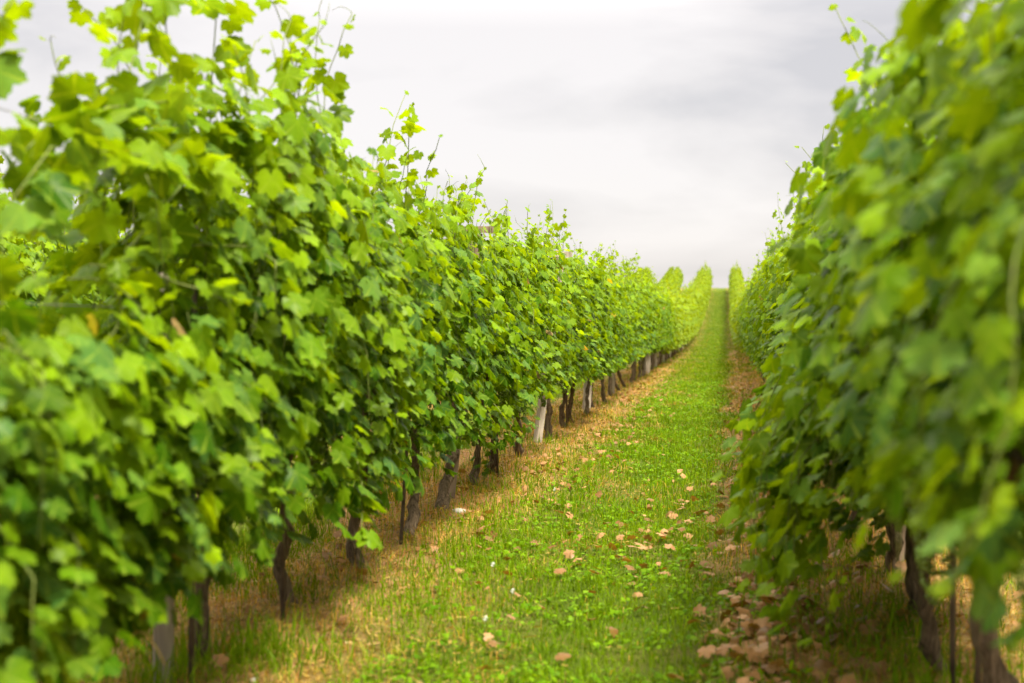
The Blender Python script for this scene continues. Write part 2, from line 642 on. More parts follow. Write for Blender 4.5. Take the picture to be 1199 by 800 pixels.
def trunk_geo(seed, lean=(0, 0), height=.8, r=.038, bend=.05, seg=12):
    rng = np.random.default_rng(seed)
    n = 22
    f = np.linspace(0, 1, n)
    wob = np.cumsum(rng.normal(0, 1, (n, 2)), 0)
    wob = (wob - f[:, None] * wob[-1]) * bend * .2
    p = np.stack([lean[0] * f ** .9 + wob[:, 0], lean[1] * f ** .9 + wob[:, 1], -.06 + (height + .06) * f], 1)
    rad = r * .74 * (1.0 - .32 * f + .28 * np.exp(-f * 9) + .25 * np.exp(-((f - .97) / .09) ** 2)) * (1 + .12 * rng.normal(size=n))
    g = Geo()
    v, t = tube(p, rad, seg, .09, rng, 4, .35)
    g.add(v, t)
    return g, p[-1]


def arm_path(start, s, rng):
    n = 9
    f = np.linspace(0, 1, n)
    return np.stack([start[0] * (1 - f) + rng.normal(0, .012, n), start[1] + s * .5 * f, start[2] + .06 * np.sin(f * 2.5) + rng.normal(0, .008, n)], 1)


def cluster_mesh(seed):
    rng = np.random.default_rng(seed)
    ph = (1 + 5 ** .5) / 2
    iv = unit(np.array([(-1, ph, 0), (1, ph, 0), (-1, -ph, 0), (1, -ph, 0), (0, -1, ph), (0, 1, ph), (0, -1, -ph), (0, 1, -ph), (ph, 0, -1), (ph, 0, 1), (-ph, 0, -1), (-ph, 0, 1)], float))
    it = np.array([(0, 11, 5), (0, 5, 1), (0, 1, 7), (0, 7, 10), (0, 10, 11), (1, 5, 9), (5, 11, 4), (11, 10, 2), (10, 7, 6), (7, 1, 8), (3, 9, 4), (3, 4, 2), (3, 2, 6), (3, 6, 8), (3, 8, 9), (4, 9, 5), (2, 4, 11), (6, 2, 10), (8, 6, 7), (9, 8, 1)])
    g = Geo()
    L = rng.uniform(.13, .19)
    for i in range(70):
        f = rng.random()
        rr = .042 * (1 - f) ** .6 + .006
        a = rng.uniform(0, 6.28)
        c = np.array([rr * math.cos(a), rr * math.sin(a), -.03 - L * f])
        g.add(iv * .0085 * rng.uniform(.8, 1.1) + c, it)
    v, t = tube([(0, 0, .05), (0, 0, -L * .9)], .0018, 4)
    g.add(v, t)
    return g.mesh('grape_cluster', [GRAPE])


CLUSTERS = [cluster_mesh(i) for i in range(4)]


def finish_vine(root, seed, canopy, shoots, lean, r=.038, height=.78, bend=.05, detail=True, clusters=0, cluster_side=1):
    rng = np.random.default_rng(seed + 999)
    tg, topp = trunk_geo(seed, lean, height, r, bend, 12 if detail else 7)
    tg.build('trunk', [BARK], root)
    for s in (-1, 1):
        ag = Geo()
        v, t = tube(arm_path(topp, s, rng), np.linspace(r * .72, r * .42, 9), 7, .08, rng)
        ag.add(v, t)
        ag.build('arm', [BARK], root)
    canopy.build('foliage', [LEAF], root)
    if detail:
        for p in shoots:
            g = Geo()
            shoot_geo(g, p, .0030)
            g.build('tendril' if isinstance(p, tuple) else 'shoot', [CANE], root)
    else:
        g = Geo()
        for p in shoots:
            if not isinstance(p, tuple):
                shoot_geo(g, p, .005, 3)
        g.build('cane_growth', [CANE], root)
    for i in range(clusters):
        o = link('grape_cluster', CLUSTERS[i % 4], root)
        o.location = (cluster_side * rng.uniform(.05, .26), rng.uniform(-.45, .45), rng.uniform(.64, .9))
        o.rotation_euler = (0, 0, rng.uniform(0, 6))
        o.scale = [rng.uniform(.85, 1.15)] * 3
    return root


ORD = ['zeroth', 'first', 'second', 'third', 'fourth', 'fifth', 'sixth', 'seventh', 'eighth', 'ninth', 'tenth', 'eleventh', 'twelfth', 'thirteenth',
       'fourteenth', 'fifteenth', 'sixteenth', 'seventeenth', 'eighteenth', 'nineteenth', 'twentieth']

# ------------------------------------------------------------------ the left row: vines nearest the camera are built one by one
GL, GR, GF = 'grapevines in the row left of the path', 'grapevines in the row right of the path', 'grapevines in the next row beyond the left one'
# photo column of the foot, lean along the row, lean across, trunk radius, label, canopy options
LEFT_NEAR = [
    (-60, .05, .0, .04, 'grapevine at the left edge with a low top and long arching shoots against the sky',
     dict(top=1.36, tall=.0, low=.42, n_up=11, n_droop=10, n_fill=330)),
    (52, .06, .03, .036, 'near left grapevine with a dark thin trunk behind drooping green clusters and curly dry grass',
     dict(top=1.40, tall=.0, low=.48, n_up=11, n_droop=12, n_fill=330)),
    (232, .12, -.02, .036, 'tall grapevine behind the near pale post, its dark trunk tied to a thin stake',
     dict(top=2.15, tall=.8, low=.5, n_droop=11, n_fill=300)),
    (335, .08, .01, .036, 'grapevine with a short dark trunk standing in straw and a bright tuft of grass',
     dict(top=2.08, tall=.7, low=.4, n_fill=290)),
    (411, .10, .02, .034, 'grapevine whose plain dark trunk stands just behind a low hanging leafy shoot',
     dict(top=1.95, tall=.4, low=.4)),
    (466, .40, .05, .038, 'grapevine with a dark trunk swollen at the foot and a thin stake against it',
     dict(top=1.93, tall=.35, low=.5)),
    (511, .62, .03, .046, 'grapevine with a thick crooked trunk leaning strongly in front of a pale post',
     dict(top=1.93, tall=.35, low=.5)),
    (557, .25, .0, .034, 'grapevine with a trunk wrapped in its own green leaves near the ground',
     dict(top=1.97, tall=.45, low=.34)),
    (579, -.28, .0, .042, 'grapevine with a stout straight dark trunk, next after the leaf wrapped trunk',
     dict(top=2.0, tall=.5, low=.58)),
    (611, -.75, .02, .036, 'grapevine with a slim trunk leaning back, just before the second pale post',
     dict(top=2.0, tall=.5, low=.58)),
    (641, .1, .0, .042, 'grapevine with a straight dark trunk just past the second pale post',
     dict(top=2.0, tall=.45, low=.58)),
    (661, -.2, .0, .040, 'grapevine with a dark twisted trunk, second one past the second pale post',
     dict(top=2.0, tall=.45, low=.58)),
]

left_y = []
for i, (px, ly, lx, r, lab, opt) in enumerate(LEFT_NEAR):
    y = y_at(px, LX)
    left_y.append(y)
    extra = []
    if i == 0:
        extra = [([(.1, .2, 1.4), (.15, .5, 1.75), (.2, .9, 1.83), (.25, 1.3, 1.72), (.3, 1.6, 1.55)], .085, .3),
                 ([(0, .1, 1.45), (.1, .35, 1.72), (.15, .7, 1.68), (.2, 1.1, 1.5)], .09, .2),
                 ([(-.1, -.1, 1.4), (0, .1, 1.8), (.05, .3, 2.05), (.1, .5, 2.15)], .08, .3),
                 ([(.1, 0, 1.4), (.2, .1, 1.6), (.3, .5, 1.62), (.3, 1.0, 1.6)], .085, .2)]
    if i == 1:
        extra = [([(.1, .1, 1.4), (.1, .2, 1.7), (.12, .3, 1.95), (.1, .45, 2.15), (.1, .5, 2.3)], .08, .3),
                 ([(.15, .2, 1.4), (.2, .5, 1.62), (.2, .8, 1.78), (.2, 1.1, 1.75)], .085, .2)]
    if i == 2:
        extra = [([(.0, .1, 1.7), (.05, .0, 2.0), (.05, .05, 2.25), (.1, .1, 2.42)], .08, .3),
                 ([(.0, -.3, 1.6), (.05, -.35, 1.9), (.05, -.4, 2.15), (.1, -.45, 2.35)], .08, .3)]
    if i == 3:
        extra = [([(.2, -.1, .9), (.34, -.25, .75), (.42, -.42, .6), (.44, -.5, .44), (.45, -.55, .32)], .075, .4)]
    if i == 4:
        extra = [([(.0, .3, 1.7), (.05, .5, 2.0), (.05, .65, 2.2), (.1, .7, 2.36)], .07, .4)]
    if i == 5:
        extra = [([(.0, .1, 1.7), (.02, .15, 2.0), (.04, .1, 2.25), (.02, .2, 2.38)], .075, .35)]
    if i == 7:
        extra = [([(.05, ly * .1, .06), (.07, ly * .25, .2), (.07, ly * .4, .36), (.06, ly * .6, .55)], .05, .2), ([(-.03, ly * .1, .1), (.04, ly * .3, .25), (.05, ly * .5, .45)], .05, .2)]
    gap = None
    for q in (522, 627):
        yp = y_at(q, LX - .06)
        if abs(yp - y) < .75:
            gap = yp - y
    can, sh = make_canopy(100 + i, 0 if i < 7 else 1, extra=extra, gap_y=gap, scale=.76 if i < 4 else .71, **dict(opt, n_fill=1150, n_up=opt.get('n_up', 20) + 5))
    root = thing('grapevine', lab, 'grapevine', (LX, y, zgs(y)), 0, GL)
    finish_vine(root, 200 + i, can, sh, (lx, ly), r, clusters=4 if i < 9 else 2)

# mid and far prototypes (meshes shared by their copies)
def prototype(seed, lod, **kw):
    root = thing('grapevine', 'prototype', 'grapevine')
    can, sh = make_canopy(seed, lod, stems=(lod == 1), **kw)
    rng = np.random.default_rng(seed)
    finish_vine(root, seed, can, sh, (rng.normal(0, .04), rng.normal(0, .25)), .04, detail=False)
    return root


MID = [prototype(400 + i, 1, top=2.0, tall=.4, low=.56, n_up=24, n_fill=900, scale=.73) for i in range(6)]
FARV = [prototype(500 + i, 2, top=2.08, tall=.12, low=.40, n_up=14, n_droop=8, n_fill=480, half=.38, scale=.95) for i in range(5)]
used = set()
cnt = 0


def place(protos, x, y, label, group, hz=1.0, wx=1.0):
    global cnt
    k = random.randrange(len(protos))
    p = protos[k]
    o = p if p.name not in used else copy_tree(p)
    used.add(p.name)
    o.location = (x + random.uniform(-.03, .03), y, zgs(y) - .01)
    o.rotation_euler = (random.uniform(-.03, .03), random.uniform(-.02, .02), random.choice((0, math.pi)))
    s = random.uniform(.96, 1.05)
    o.scale = (s * wx, 1.0, s * hz)
    tag(o, label, 'grapevine', group)
    cnt += 1
    return o


LEFT_MID = [(670, 'grapevine with a dark trunk just before the third post of the left row'),
            (681, 'grapevine with a short trunk close beside the third post of the left row'),
            (695, 'grapevine with a leaning trunk, second past the third post of the left row'),
            (705, 'grapevine with a straight trunk, third past the third post of the left row'),
            (716, 'grapevine at the fourth post of the left row'),
            (725, 'first grapevine past the fourth post of the left row'),
            (732, 'second grapevine past the fourth post of the left row'),
            (739, 'third grapevine past the fourth post of the left row, thick dark trunk')]
for px, lab in LEFT_MID:
    y = y_at(px, LX)
    left_y.append(y)
    place(MID, LX, y, lab, GL, 1.0)
y = left_y[-1]
k = 0
POST_EVERY = 4.3
while y < 116.5:
    y += 1.0 + random.uniform(-.1, .1)
    k += 1
    if y < 44:
        lab = ORD[k] + ' grapevine past the broad pale post of the left row'
        place(MID if y < 36 else FARV, LX, y, lab, GL, 1.0)
    else:
        place(FARV, LX, y, 'distant grapevine in the left row where it climbs to the crest', GL, 1.0 + .06 * (y > 60) + .1 * (66 < y < 106), 1.0)

# ------------------------------------------------------------------ the right row
RIGHT_NEAR = [
    (2.75, .0, .0, .04, 'nearest grapevine on the right, all big blurred leaves', dict(top=2.05, tall=.6, low=.72, half=.36, n_droop=7)),
    (3.9, .05, .0, .05, 'right grapevine with a thick grey trunk among thin stakes', dict(top=2.15, tall=.6, low=.7, half=.38, n_droop=7)),
    (4.85, -.3, -.12, .036, 'right grapevine with a slim trunk leaning towards the path, dry leaves at its foot', dict(top=2.08, tall=.5, low=.56, half=.36)),
    (5.75, .1, .0, .036, 'right grapevine whose leafy shoots hang out over the path nearly to the ground', dict(top=2.0, tall=.45, low=.34, half=.34, n_droop=14)),
    (6.75, -.1, .0, .036, 'right grapevine just past the shoots that hang over the path', dict(top=1.97, tall=.4, low=.52, half=.29)),
    (7.8, -.1, .0, .036, 'sixth grapevine of the right row, full of leaves low down', dict(top=2.0, tall=.4, low=.52, half=.29)),
    (8.8, -.1, .0, .036, 'seventh grapevine of the right row, full of leaves low down', dict(top=2.0, tall=.4, low=.52, half=.29)),
    (9.8, -.1, .0, .036, 'eighth grapevine of the right row, full of leaves low down', dict(top=2.0, tall=.4, low=.52, half=.29)),
    (10.8, -.1, .0, .036, 'ninth grapevine of the right row, full of leaves low down', dict(top=2.0, tall=.4, low=.52, half=.29)),
]
for i, (y, ly, lx, r, lab, opt) in enumerate(RIGHT_NEAR):
    extra = []
    if i == 2:
        extra = [([(-.2, .1, 1.0), (-.45, .2, .95), (-.62, .25, .8), (-.72, .25, .66), (-.76, .25, .58)], .05, .6)]
    if i == 3:
        extra = [([(-.2, -.1, .9), (-.42, -.2, .85), (-.52, -.25, .65), (-.55, -.3, .4), (-.55, -.3, .22)], .075, .5),
                 ([(-.2, .1, .8), (-.36, .05, .7), (-.45, -.1, .5), (-.42, -.2, .25)], .075, .5),
                 ([(-.2, .3, 1.0), (-.45, .3, .95), (-.6, .3, .75), (-.62, .25, .5)], .08, .5)]
    if i in (2, 3, 4):
        er = np.random.default_rng(i + 40)
        for q in range(7 if i == 4 else 11):
            y0, e = er.uniform(-.5, .5), er.uniform(.38, .62)
            z1 = er.uniform(.08, .45) if i < 4 else er.uniform(.25, .6)
            extra.append(([(-.2, y0, 1.05), (-e * .8, y0 + .1, er.uniform(.85, 1.05)), (-e, y0 + .15, .75), (-e * 1.05, y0 + er.uniform(-.1, .2), (.75 + z1) / 2), (-e, y0, z1)], .07, .55))
    if i == 1:
        extra = [([(-.1, .1, 1.7), (-.15, .2, 1.95), (-.2, .3, 2.15)], .08, .3)]
    can, sh = make_canopy(700 + i, 0 if i < 5 else 1, extra=extra, scale=.78, **dict(opt, n_fill=1000, n_up=24))
    root = thing('grapevine', lab, 'grapevine', (RX, y, zgs(y)), 0, GR)
    finish_vine(root, 800 + i, can, sh, (lx, ly), r, clusters=3 if i < 3 else 2, cluster_side=-1)
y = RIGHT_NEAR[-1][0]
k = 0
while y < 116.8:
    y += 1.0 + random.uniform(-.1, .1)
    if abs(y - 16.7) < .5:
        y = 16.7
        place(MID, RX, y, 'right grapevine with a stout bare trunk in clear view at the edge of the path', GR, 1.0, .8)
    elif abs(y - 36.5) < .5:
        place(FARV, RX, y, 'far right grapevine with a small dark trunk in view above the bare track', GR)
    elif y < 16.7:
        k += 1
        place(MID, RX, y, ORD[9 + k] + ' grapevine of the right row, its trunk hidden by leaves', GR, 1.0, .8)
    elif y < 36.5:
        place(MID, RX, y, 'grapevine of the right row between its two far bare trunks, its own trunk hidden', GR, 1.0, .85)
    else:
        place(FARV, RX, y, 'distant grapevine of the right row past its last bare trunk, up to the crest', GR, 1.0 + .06 * (y > 90))

# ------------------------------------------------------------------ the row beyond the left one: the nearer vines one by one, everything else as a mass
X2 = LX - W
y = 4.6
while y < 52:
    place(MID if y < 14 else FARV, X2, y, 'grapevine in the next row, glimpsed behind the trunks of the left row', GF)
    y += 1.0 + random.uniform(-.1, .1)


def mass_row(g, x, y0, y1, seed):
    rng = np.random.default_rng(seed)
    n = int((y1 - y0) * 420)
    yy = rng.uniform(y0, y1, n)
    zz = .4 + 1.75 * rng.beta(1.2, 1.1, n) + .08 * (vnoise(yy * 1.3, yy * 0, seed) - .5)
    sg = np.where(rng.random(n) < .5, -1, 1)
    xx = sg * (.42 + .12 * np.clip((yy - 60) / 40, 0, 1)) * (.5 + .7 * np.sin(np.clip((zz - .4) / 1.75, 0, 1) * np.pi) ** .7) * rng.uniform(.3, 1.1, n)
    P = np.stack([x + xx, yy, zz + zg(yy)], 1)
    nor = np.stack([sg * rng.uniform(.3, 1.1, n), rng.normal(0, .4, n), rng.uniform(0, .95, n)], 1)
    tip = np.stack([sg * .3, rng.normal(0, .45, n), -.8 + rng.normal(0, .25, n)], 1)
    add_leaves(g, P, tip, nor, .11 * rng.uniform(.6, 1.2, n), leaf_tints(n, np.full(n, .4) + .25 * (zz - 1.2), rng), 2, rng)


mg = Geo()
mass_row(mg, X2, 52, 117, 31)
mass_row(mg, LX - 2 * W, 8, 117, 32)
mass_row(mg, RX + W, 3, 117, 33)
tag(mg.build('vine_rows', [LEAF]), kind='stuff', label='further rows of grapevines seen only in gaps and at the crest', cat='vine rows')

# ------------------------------------------------------------------ posts, stakes and wires
def post(x, y, lean, h, r, label, group, bar, material, square=False):
    root = thing('trellis_post', label, 'post', (x, y, zgs(y)), 0, group)
    rng = np.random.default_rng(int(abs(y * 100)) + 5)
    n = 10
    f = np.linspace(0, 1, n)
    p = np.stack([lean * f, .01 * np.sin(f * 4), -.1 + (h + .1) * f], 1)
    g = Geo()
    if square:
        v, t = tube(p, r * 1.2, 4, .015, rng)
    else:
        v, t = tube(p, r * (1.05 - .12 * f), 12, .025, rng)
    g.add(v, t)
    g.build('shaft', [material], root, smooth=not square)
    if bar:
        b = Geo()
        v, t = box(lean - .11, lean + .11, -.024, .024, h + .001, h + .045)
        v += rng.normal(0, .003, v.shape)
        b.add(v, t)
        b.build('crossbar', [material], root, smooth=False)
    return root


GP, GQ = 'trellis posts of the left row', 'trellis posts of the right row'
PX = -.06
post_y = [y_at(187, LX - .04), y_at(522, LX + PX), y_at(627, LX + PX), y_at(686, LX + PX), y_at(715, LX + PX), y_at(738, LX), y_at(755, LX)]
post(LX - .04, post_y[0], .03, 1.35, .031, 'pale weathered post nearest the camera, under the hanging leaves of the left row', GP, False, POST)
post(LX + PX, post_y[1], .20, 1.76, .036, 'post behind the thick crooked trunk, with a crossbar showing among the top leaves', GP, True, OLDPOST, True)
post(LX + PX, post_y[2], .24, 1.80, .036, 'pale post with a wide weathered crossbar at its top, past the crooked trunk', GP, True, POST, True)
post(LX + PX, post_y[3], .1, 1.8, .045, 'third pale post of the left row, narrow, behind a dark trunk', GP, False, POST, True)
post(LX + PX, post_y[4], .08, 1.8, .045, 'fourth pale post of the left row, between thin dark trunks', GP, False, POST, True)
post(LX + .02, post_y[6], .05, 1.8, .075, 'broad pale post of the left row, the last one that shows below the leaves', GP, False, POST, True)
y = post_y[6] + 4.3
while y < 116:
    post(LX, y, .04, 1.8, .045, 'distant post of the left row past the broad pale one, mostly hidden in leaves', GP, False, POST, True)
    y += 4.3
y = 7.1
while y < 116:
    post(RX + .10, y, .02, 1.8, .035, 'post inside the right row, hidden by its leaves', GQ, False, OLDPOST, True)
    y += 4.3


def stake(x, y, lx, ly, h, r, label, group='thin stakes beside the vines'):
    g = Geo()
    v, t = tube([(0, 0, -.1), (lx * .5, ly * .5, h * .5), (lx, ly, h)], r, 7, .03)
    g.add(v, t)
    o = g.build('vine_stake', [RUST])
    o.location = (x, y, zgs(y))
    return tag(o, label, 'stake', group)


def ysx(px, X):
    return y_at(px, X)


stake(LX + .06, ysx(222, LX + .06), .0, .05, 1.5, .010, 'thin dark stake beside the trunk behind the near pale post')
stake(LX + .05, ysx(330, LX + .05), .0, .03, 1.5, .009, 'thin dark stake at the short trunk in the straw')
stake(LX + .06, ysx(467, LX + .06), .0, .5, 1.5, .010, 'leaning thin stake in front of the trunk swollen at its foot')
stake(LX + .04, ysx(583, LX + .04), .0, -.2, 1.4, .010, 'thin stake at the stout straight trunk of the left row')
stake(LX + .04, ysx(664, LX + .04), .0, -.1, 1.4, .011, 'thin stake touching the dark twisted trunk past the second pale post')
stake(RX - .02, 4.18, .0, .0, 1.5, .009, 'thin grey stake in the middle of the three by the thick right trunk', 'thin stakes at the right edge')
stake(RX - .04, 4.50, .0, .0, 1.5, .009, 'thin grey stake nearest the leaning right trunk', 'thin stakes at the right edge')
stake(RX, 3.55, .0, .0, 1.5, .010, 'thin grey stake at the very right edge past the thick trunk', 'thin stakes at the right edge')


def wire(x, z, y0, y1, label, group):
    ys_ = np.arange(y0, y1, 2.15)
    p = np.stack([np.full(len(ys_), x), ys_, zg(ys_) + z - .012 * (np.arange(len(ys_)) % 2)], 1)
    v, t = tube(p, .0016, 4)
    g = Geo()
    g.add(v, t)
    return tag(g.build('trellis_wire', [WIRE]), label, 'wire', group)


for x, side in ((LX, 'left'), (RX, 'right')):
    for z, w in ((.8, 'lowest'), (1.25, 'middle'), (1.72, 'topmost')):
        wire(x, z, 1.8, 117, f'{w} thin trellis wire running along the {side} row through its leaves', f'trellis wires of the {side} row')

# ------------------------------------------------------------------ grass, weeds and litter on the ground
def straw_mask(x, y):
    """0 = green grass, 1 = straw and bare ground."""
    j = .55 * (fbm(x * 1.8, y * .9, 21) - .5) * 1.6
    u = np.mod(x - LX + j * .6, W)
    d = np.minimum(u, W - u)
    m = np.clip(1 - (d - .30) / .50, 0, 1)
    tr = (.55 + .45 * np.clip((y - 7) / 6, 0, 1)) * np.exp(-((u - (W - .52)) / .22) ** 2)          # the wheel track on the right of each aisle
    tl = .45 * np.exp(-((u - .85) / .2) ** 2)
    m = np.maximum(m, np.maximum(tr, tl))
    m = m * (1 - .6 * np.clip((y - 28) / 40, 0, 1))
    return np.clip(m + 1.5 * (fbm(x * 1.7, y * 1.0, 22) - .53), 0, 1)


def track(x, y):
    j = .55 * (fbm(x * 1.8, y * .9, 21) - .5) * 1.6
    u = np.mod(x - LX + j * .6, W)
    return np.exp(-((u - (W - .52)) / .17) ** 2) * np.clip((fbm(x * 1.4, y * .7, 25) - .44) * 6, 0, 1)


def blades(g, x0, x1, y0, y1, dens, wid, hgt, seed):
    rng = np.random.default_rng(seed)
    n = int((x1 - x0) * (y1 - y0) * dens)
    x = rng.uniform(x0, x1, n); y = rng.uniform(y0, y1, n)
    m = straw_mask(x, y)
    tuft = fbm(x * 6, y * 6, 40)
    keep = (rng.random(n) > .93 * track(x, y)) & (rng.random(n) < .35 + 1.1 * tuft) & (rng.random(n) > .38 * m)
    x, y, m, tuft = x[keep], y[keep], m[keep], tuft[keep]
    n = len(x)
    straw = rng.random(n) < np.clip(m * .95 - .08 + .3 * np.clip(fbm(x * 1.9, y * 1.0, 71) - .55, 0, 1), .05, .92)
    h = hgt * rng.gamma(5, .2, n) * (.5 + tuft) * np.where(straw, .8 + .1 * m, .95 + .45 * m)
    h = np.minimum(h, .34)
    az = rng.uniform(0, 2 * np.pi, n)
    lean = np.abs(rng.normal(0, np.where(straw, 1.45, .6), n))
    d = np.stack([np.cos(az), np.sin(az)], 1)
    face = rng.uniform(0, 2 * np.pi, n)
    wv = np.stack([np.cos(face), np.sin(face), 0 * face], 1) * (wid * rng.uniform(.6, 1.3, n) * np.where(straw, .75, 1))[:, None] * .5
    base = np.stack([x, y, gz(x, y) - .005], 1)
    def pt(f, l):
        a = lean * l
        return base + np.stack([d[:, 0] * h * f * np.sin(a), d[:, 1] * h * f * np.sin(a), h * f * np.cos(np.minimum(a, 1.45))], 1)
    m1, tp = pt(.55, .65), pt(1.0, 1.15)
    V = np.stack([base - wv, base + wv, m1 - wv * .8, m1 + wv * .8, tp], 1)
    T = np.array([(0, 1, 3), (0, 3, 2), (2, 3, 4)])
    T = (T[None] + (np.arange(n) * 5)[:, None, None]).reshape(-1, 3)
    k = rng.random((n, 1))
    green = np.array([.065, .14, .001]) * (1 - k) + np.array([.19, .31, .003]) * k
    dry = np.array([.42, .21, .04]) * (1 - k) + np.array([.70, .45, .12]) * k
    red = rng.random(n) < .16
    dry[red] = np.array([.42, .18, .06]) * rng.uniform(.7, 1.2, (red.sum(), 1))
    c = np.where(straw[:, None], dry, green) * rng.uniform(.5, 1.35, (n, 1))
    pn = fbm(x * 2.3, y * 1.6, 72)[:, None]                # patches of paler and of deeper green grass
    c = np.where(straw[:, None], c, c * (.62 + .76 * pn) * np.array([1.0, 1, 1]) + np.clip(pn - .55, 0, 1) * np.array([.16, .05, .03]))
    g.add(V.reshape(-1, 3), T, np.repeat(c, 5, 0))


gg = Geo()
blades(gg, -2.7, 1.3, 3.4, 9, 5200, .0042, .042, 1)
blades(gg, -2.5, 1.2, 9, 18, 2500, .006, .05, 2)
blades(gg, -2.4, 1.1, 18, 40, 1000, .011, .042, 3)
blades(gg, -2.3, 1.1, 40, 120, 300, .024, .036, 4)
blades(gg, -7.0, -2.5, 5, 30, 330, .010, .075, 5)
blades(gg, -2.6, -1.35, 3.4, 12, 1500, .004, .055, 7)          # long straw under the left row
blades(gg, .45, 1.2, 3.4, 9, 1500, .004, .055, 8)
def tuft(g, cx, cy, sx, sy, n, h0, seed):
    rng = np.random.default_rng(seed)
    x = rng.normal(cx, sx, n); y = rng.normal(cy, sy, n)
    h = h0 * rng.uniform(.5, 1.25, n)
    az = rng.uniform(0, 6.28, n); ln = np.abs(rng.normal(.35, .3, n))
    b = np.stack([x, y, gz(x, y) - .005], 1)
    fa = rng.uniform(0, 6.28, n)
    w = np.stack([np.cos(fa), np.sin(fa), 0 * fa], 1) * (.0028 * rng.uniform(.7, 1.4, n))[:, None]
    up = lambda f, a: b + (h * f)[:, None] * np.stack([np.cos(az) * np.sin(ln * a), np.sin(az) * np.sin(ln * a), np.cos(ln * a)], 1)
    a, t = up(.55, .8), up(1, 1.6)
    V = np.stack([b - w, b + w, a - w * .8, a + w * .8, t], 1)
    T = (np.array([(0, 1, 3), (0, 3, 2), (2, 3, 4)])[None] + (np.arange(n) * 5)[:, None, None]).reshape(-1, 3)
    k = rng.random((n, 1))
    c = np.array([.065, .15, .002]) * (1 - k) + np.array([.19, .31, .004]) * k
    g.add(V.reshape(-1, 3), T, np.repeat(c, 5, 0))


for q, (cx, cy, sx, sy, n, h0) in enumerate(((-1.55, 4.75, .12, .16, 320, .14), (-1.3, 5.5, .14, .3, 140, .10), (-1.75, 4.4, .12, .2, 300, .16), (-1.25, 6.6, .2, .5, 700, .09),
                                              (-1.4, 8.1, .16, .5, 500, .09), (-1.5, 10, .15, .7, 500, .09), (-1.35, 12, .15, 1, 500, .08), (.55, 5.1, .2, .5, 700, .12), (.62, 4.2, .15, .3, 350, .14), (.3, 7.2, .2, .8, 500, .09))):
    tuft(gg, cx, cy, sx, sy, n, h0, 90 + q)
tag(gg.build('grass', [GRASS], smooth=False), kind='stuff', label='short green grass of the path and straw under the vines', cat='grass')

# clover and other broad-leaved weeds low in the grass
cg = Geo()
rng = np.random.default_rng(61)
n = 26000
x = rng.uniform(-1.3, .45, n); y = 3.8 + 24 * rng.random(n) ** 1.5
keep = (straw_mask(x, y) < .45 + .25 * rng.random(n)) & (fbm(x * 3, y * 3, 50) > .46)
x, y = x[keep], y[keep]; n = len(x)
P = np.stack([x, y, gz(x, y) + rng.uniform(.005, .045, n)], 1)
nor = np.stack([rng.normal(0, .4, n), rng.normal(0, .4, n), np.ones(n)], 1)
tip = rng.normal(0, 1, (n, 3))
k = rng.random((n, 1))
tint = np.array([.055, .14, .002]) * (1 - k) + np.array([.16, .28, .006]) * k
add_leaves(cg, P, tip, nor, rng.uniform(.005, .017, n) * (1 + y / 30), tint, 2, rng)
tag(cg.build('clover_leaves', [GRASS]), kind='stuff', label='clover and small weeds low in the grass of the path', cat='weeds')

# fallen vine leaves, dry and curled
# short broken straw lying flat on the dry strips
sg_ = Geo()
rng = np.random.default_rng(63)
n = 110000
x = rng.uniform(-2.5, 1.2, n); y = 3.6 + 30 * rng.random(n) ** 1.9
keep = rng.random(n) < .015 + .985 * straw_mask(x, y) ** 1.8 * np.clip((36 - y) / 14, 0, 1)
x, y = x[keep], y[keep]; n = len(x)
az = rng.uniform(0, 6.28, n); L = rng.uniform(.006, .026, n) * (1 + y / 40)
d = np.stack([np.cos(az), np.sin(az), rng.normal(0, .28, n)], 1)
w = np.stack([-np.sin(az), np.cos(az), rng.normal(0, .5, n)], 1) * (rng.uniform(.0007, .0018, n) * (1 + y / 16))[:, None]
c0 = np.stack([x, y, gz(x, y) + rng.uniform(.004, .026, n)], 1)
V = np.stack([c0 - d * L[:, None] - w, c0 - d * L[:, None] + w, c0 + d * L[:, None] - w, c0 + d * L[:, None] + w], 1)
T = (np.array([(0, 1, 3), (0, 3, 2)])[None] + (np.arange(n) * 4)[:, None, None]).reshape(-1, 3)
k = rng.random((n, 1))
c = np.where(rng.random((n, 1)) < .55, np.array([.20, .08, .026]) * (.6 + .9 * k), np.array([.34, .18, .05]) * (1 - k) + np.array([.52, .33, .11]) * k)
sg_.add(V.reshape(-1, 3), T, np.repeat(c, 4, 0))
tag(sg_.build('straw_litter', [DRY], smooth=False), kind='stuff', label='short dry straw lying under the vines and on the bare track', cat='straw')

lg = Geo()
rng = np.random.default_rng(62)
pts = []
for cx, cy, sx, sy, m in ((.2, 5.8, .15, .9, 95), (.16, 5.2, .12, .5, 45), (-.25, 8.3, .3, 1.1, 32), (.2, 12.5, .13, 2.5, 90), (-.35, 7.4, .3, .8, 26), (.25, 9, .18, 2.5, 70),
                          (-1.25, 14.5, .22, 2.0, 60), (-1.35, 10, .25, 2.5, 50), (-1.7, 7.5, .35, 2.5, 60), (.3, 20, .16, 7, 170), (-1.3, 24, .2, 6, 110), (.7, 5.5, .25, 1.5, 50), (-.6, 8, .5, 3, 40)):
    m = int(m * 1.7)
    pts.append(np.stack([rng.normal(cx, sx, m), rng.normal(cy, sy, m)], 1))
pts = np.concatenate(pts)
pts = pts[pts[:, 1] > 3.5]
n = len(pts)
P = np.stack([pts[:, 0], pts[:, 1], gz(pts[:, 0], pts[:, 1]) + rng.uniform(.02, .06, n)], 1)
nor = np.stack([rng.normal(0, .5, n), rng.normal(0, .5, n), np.ones(n)], 1)
k = rng.random((n, 1))
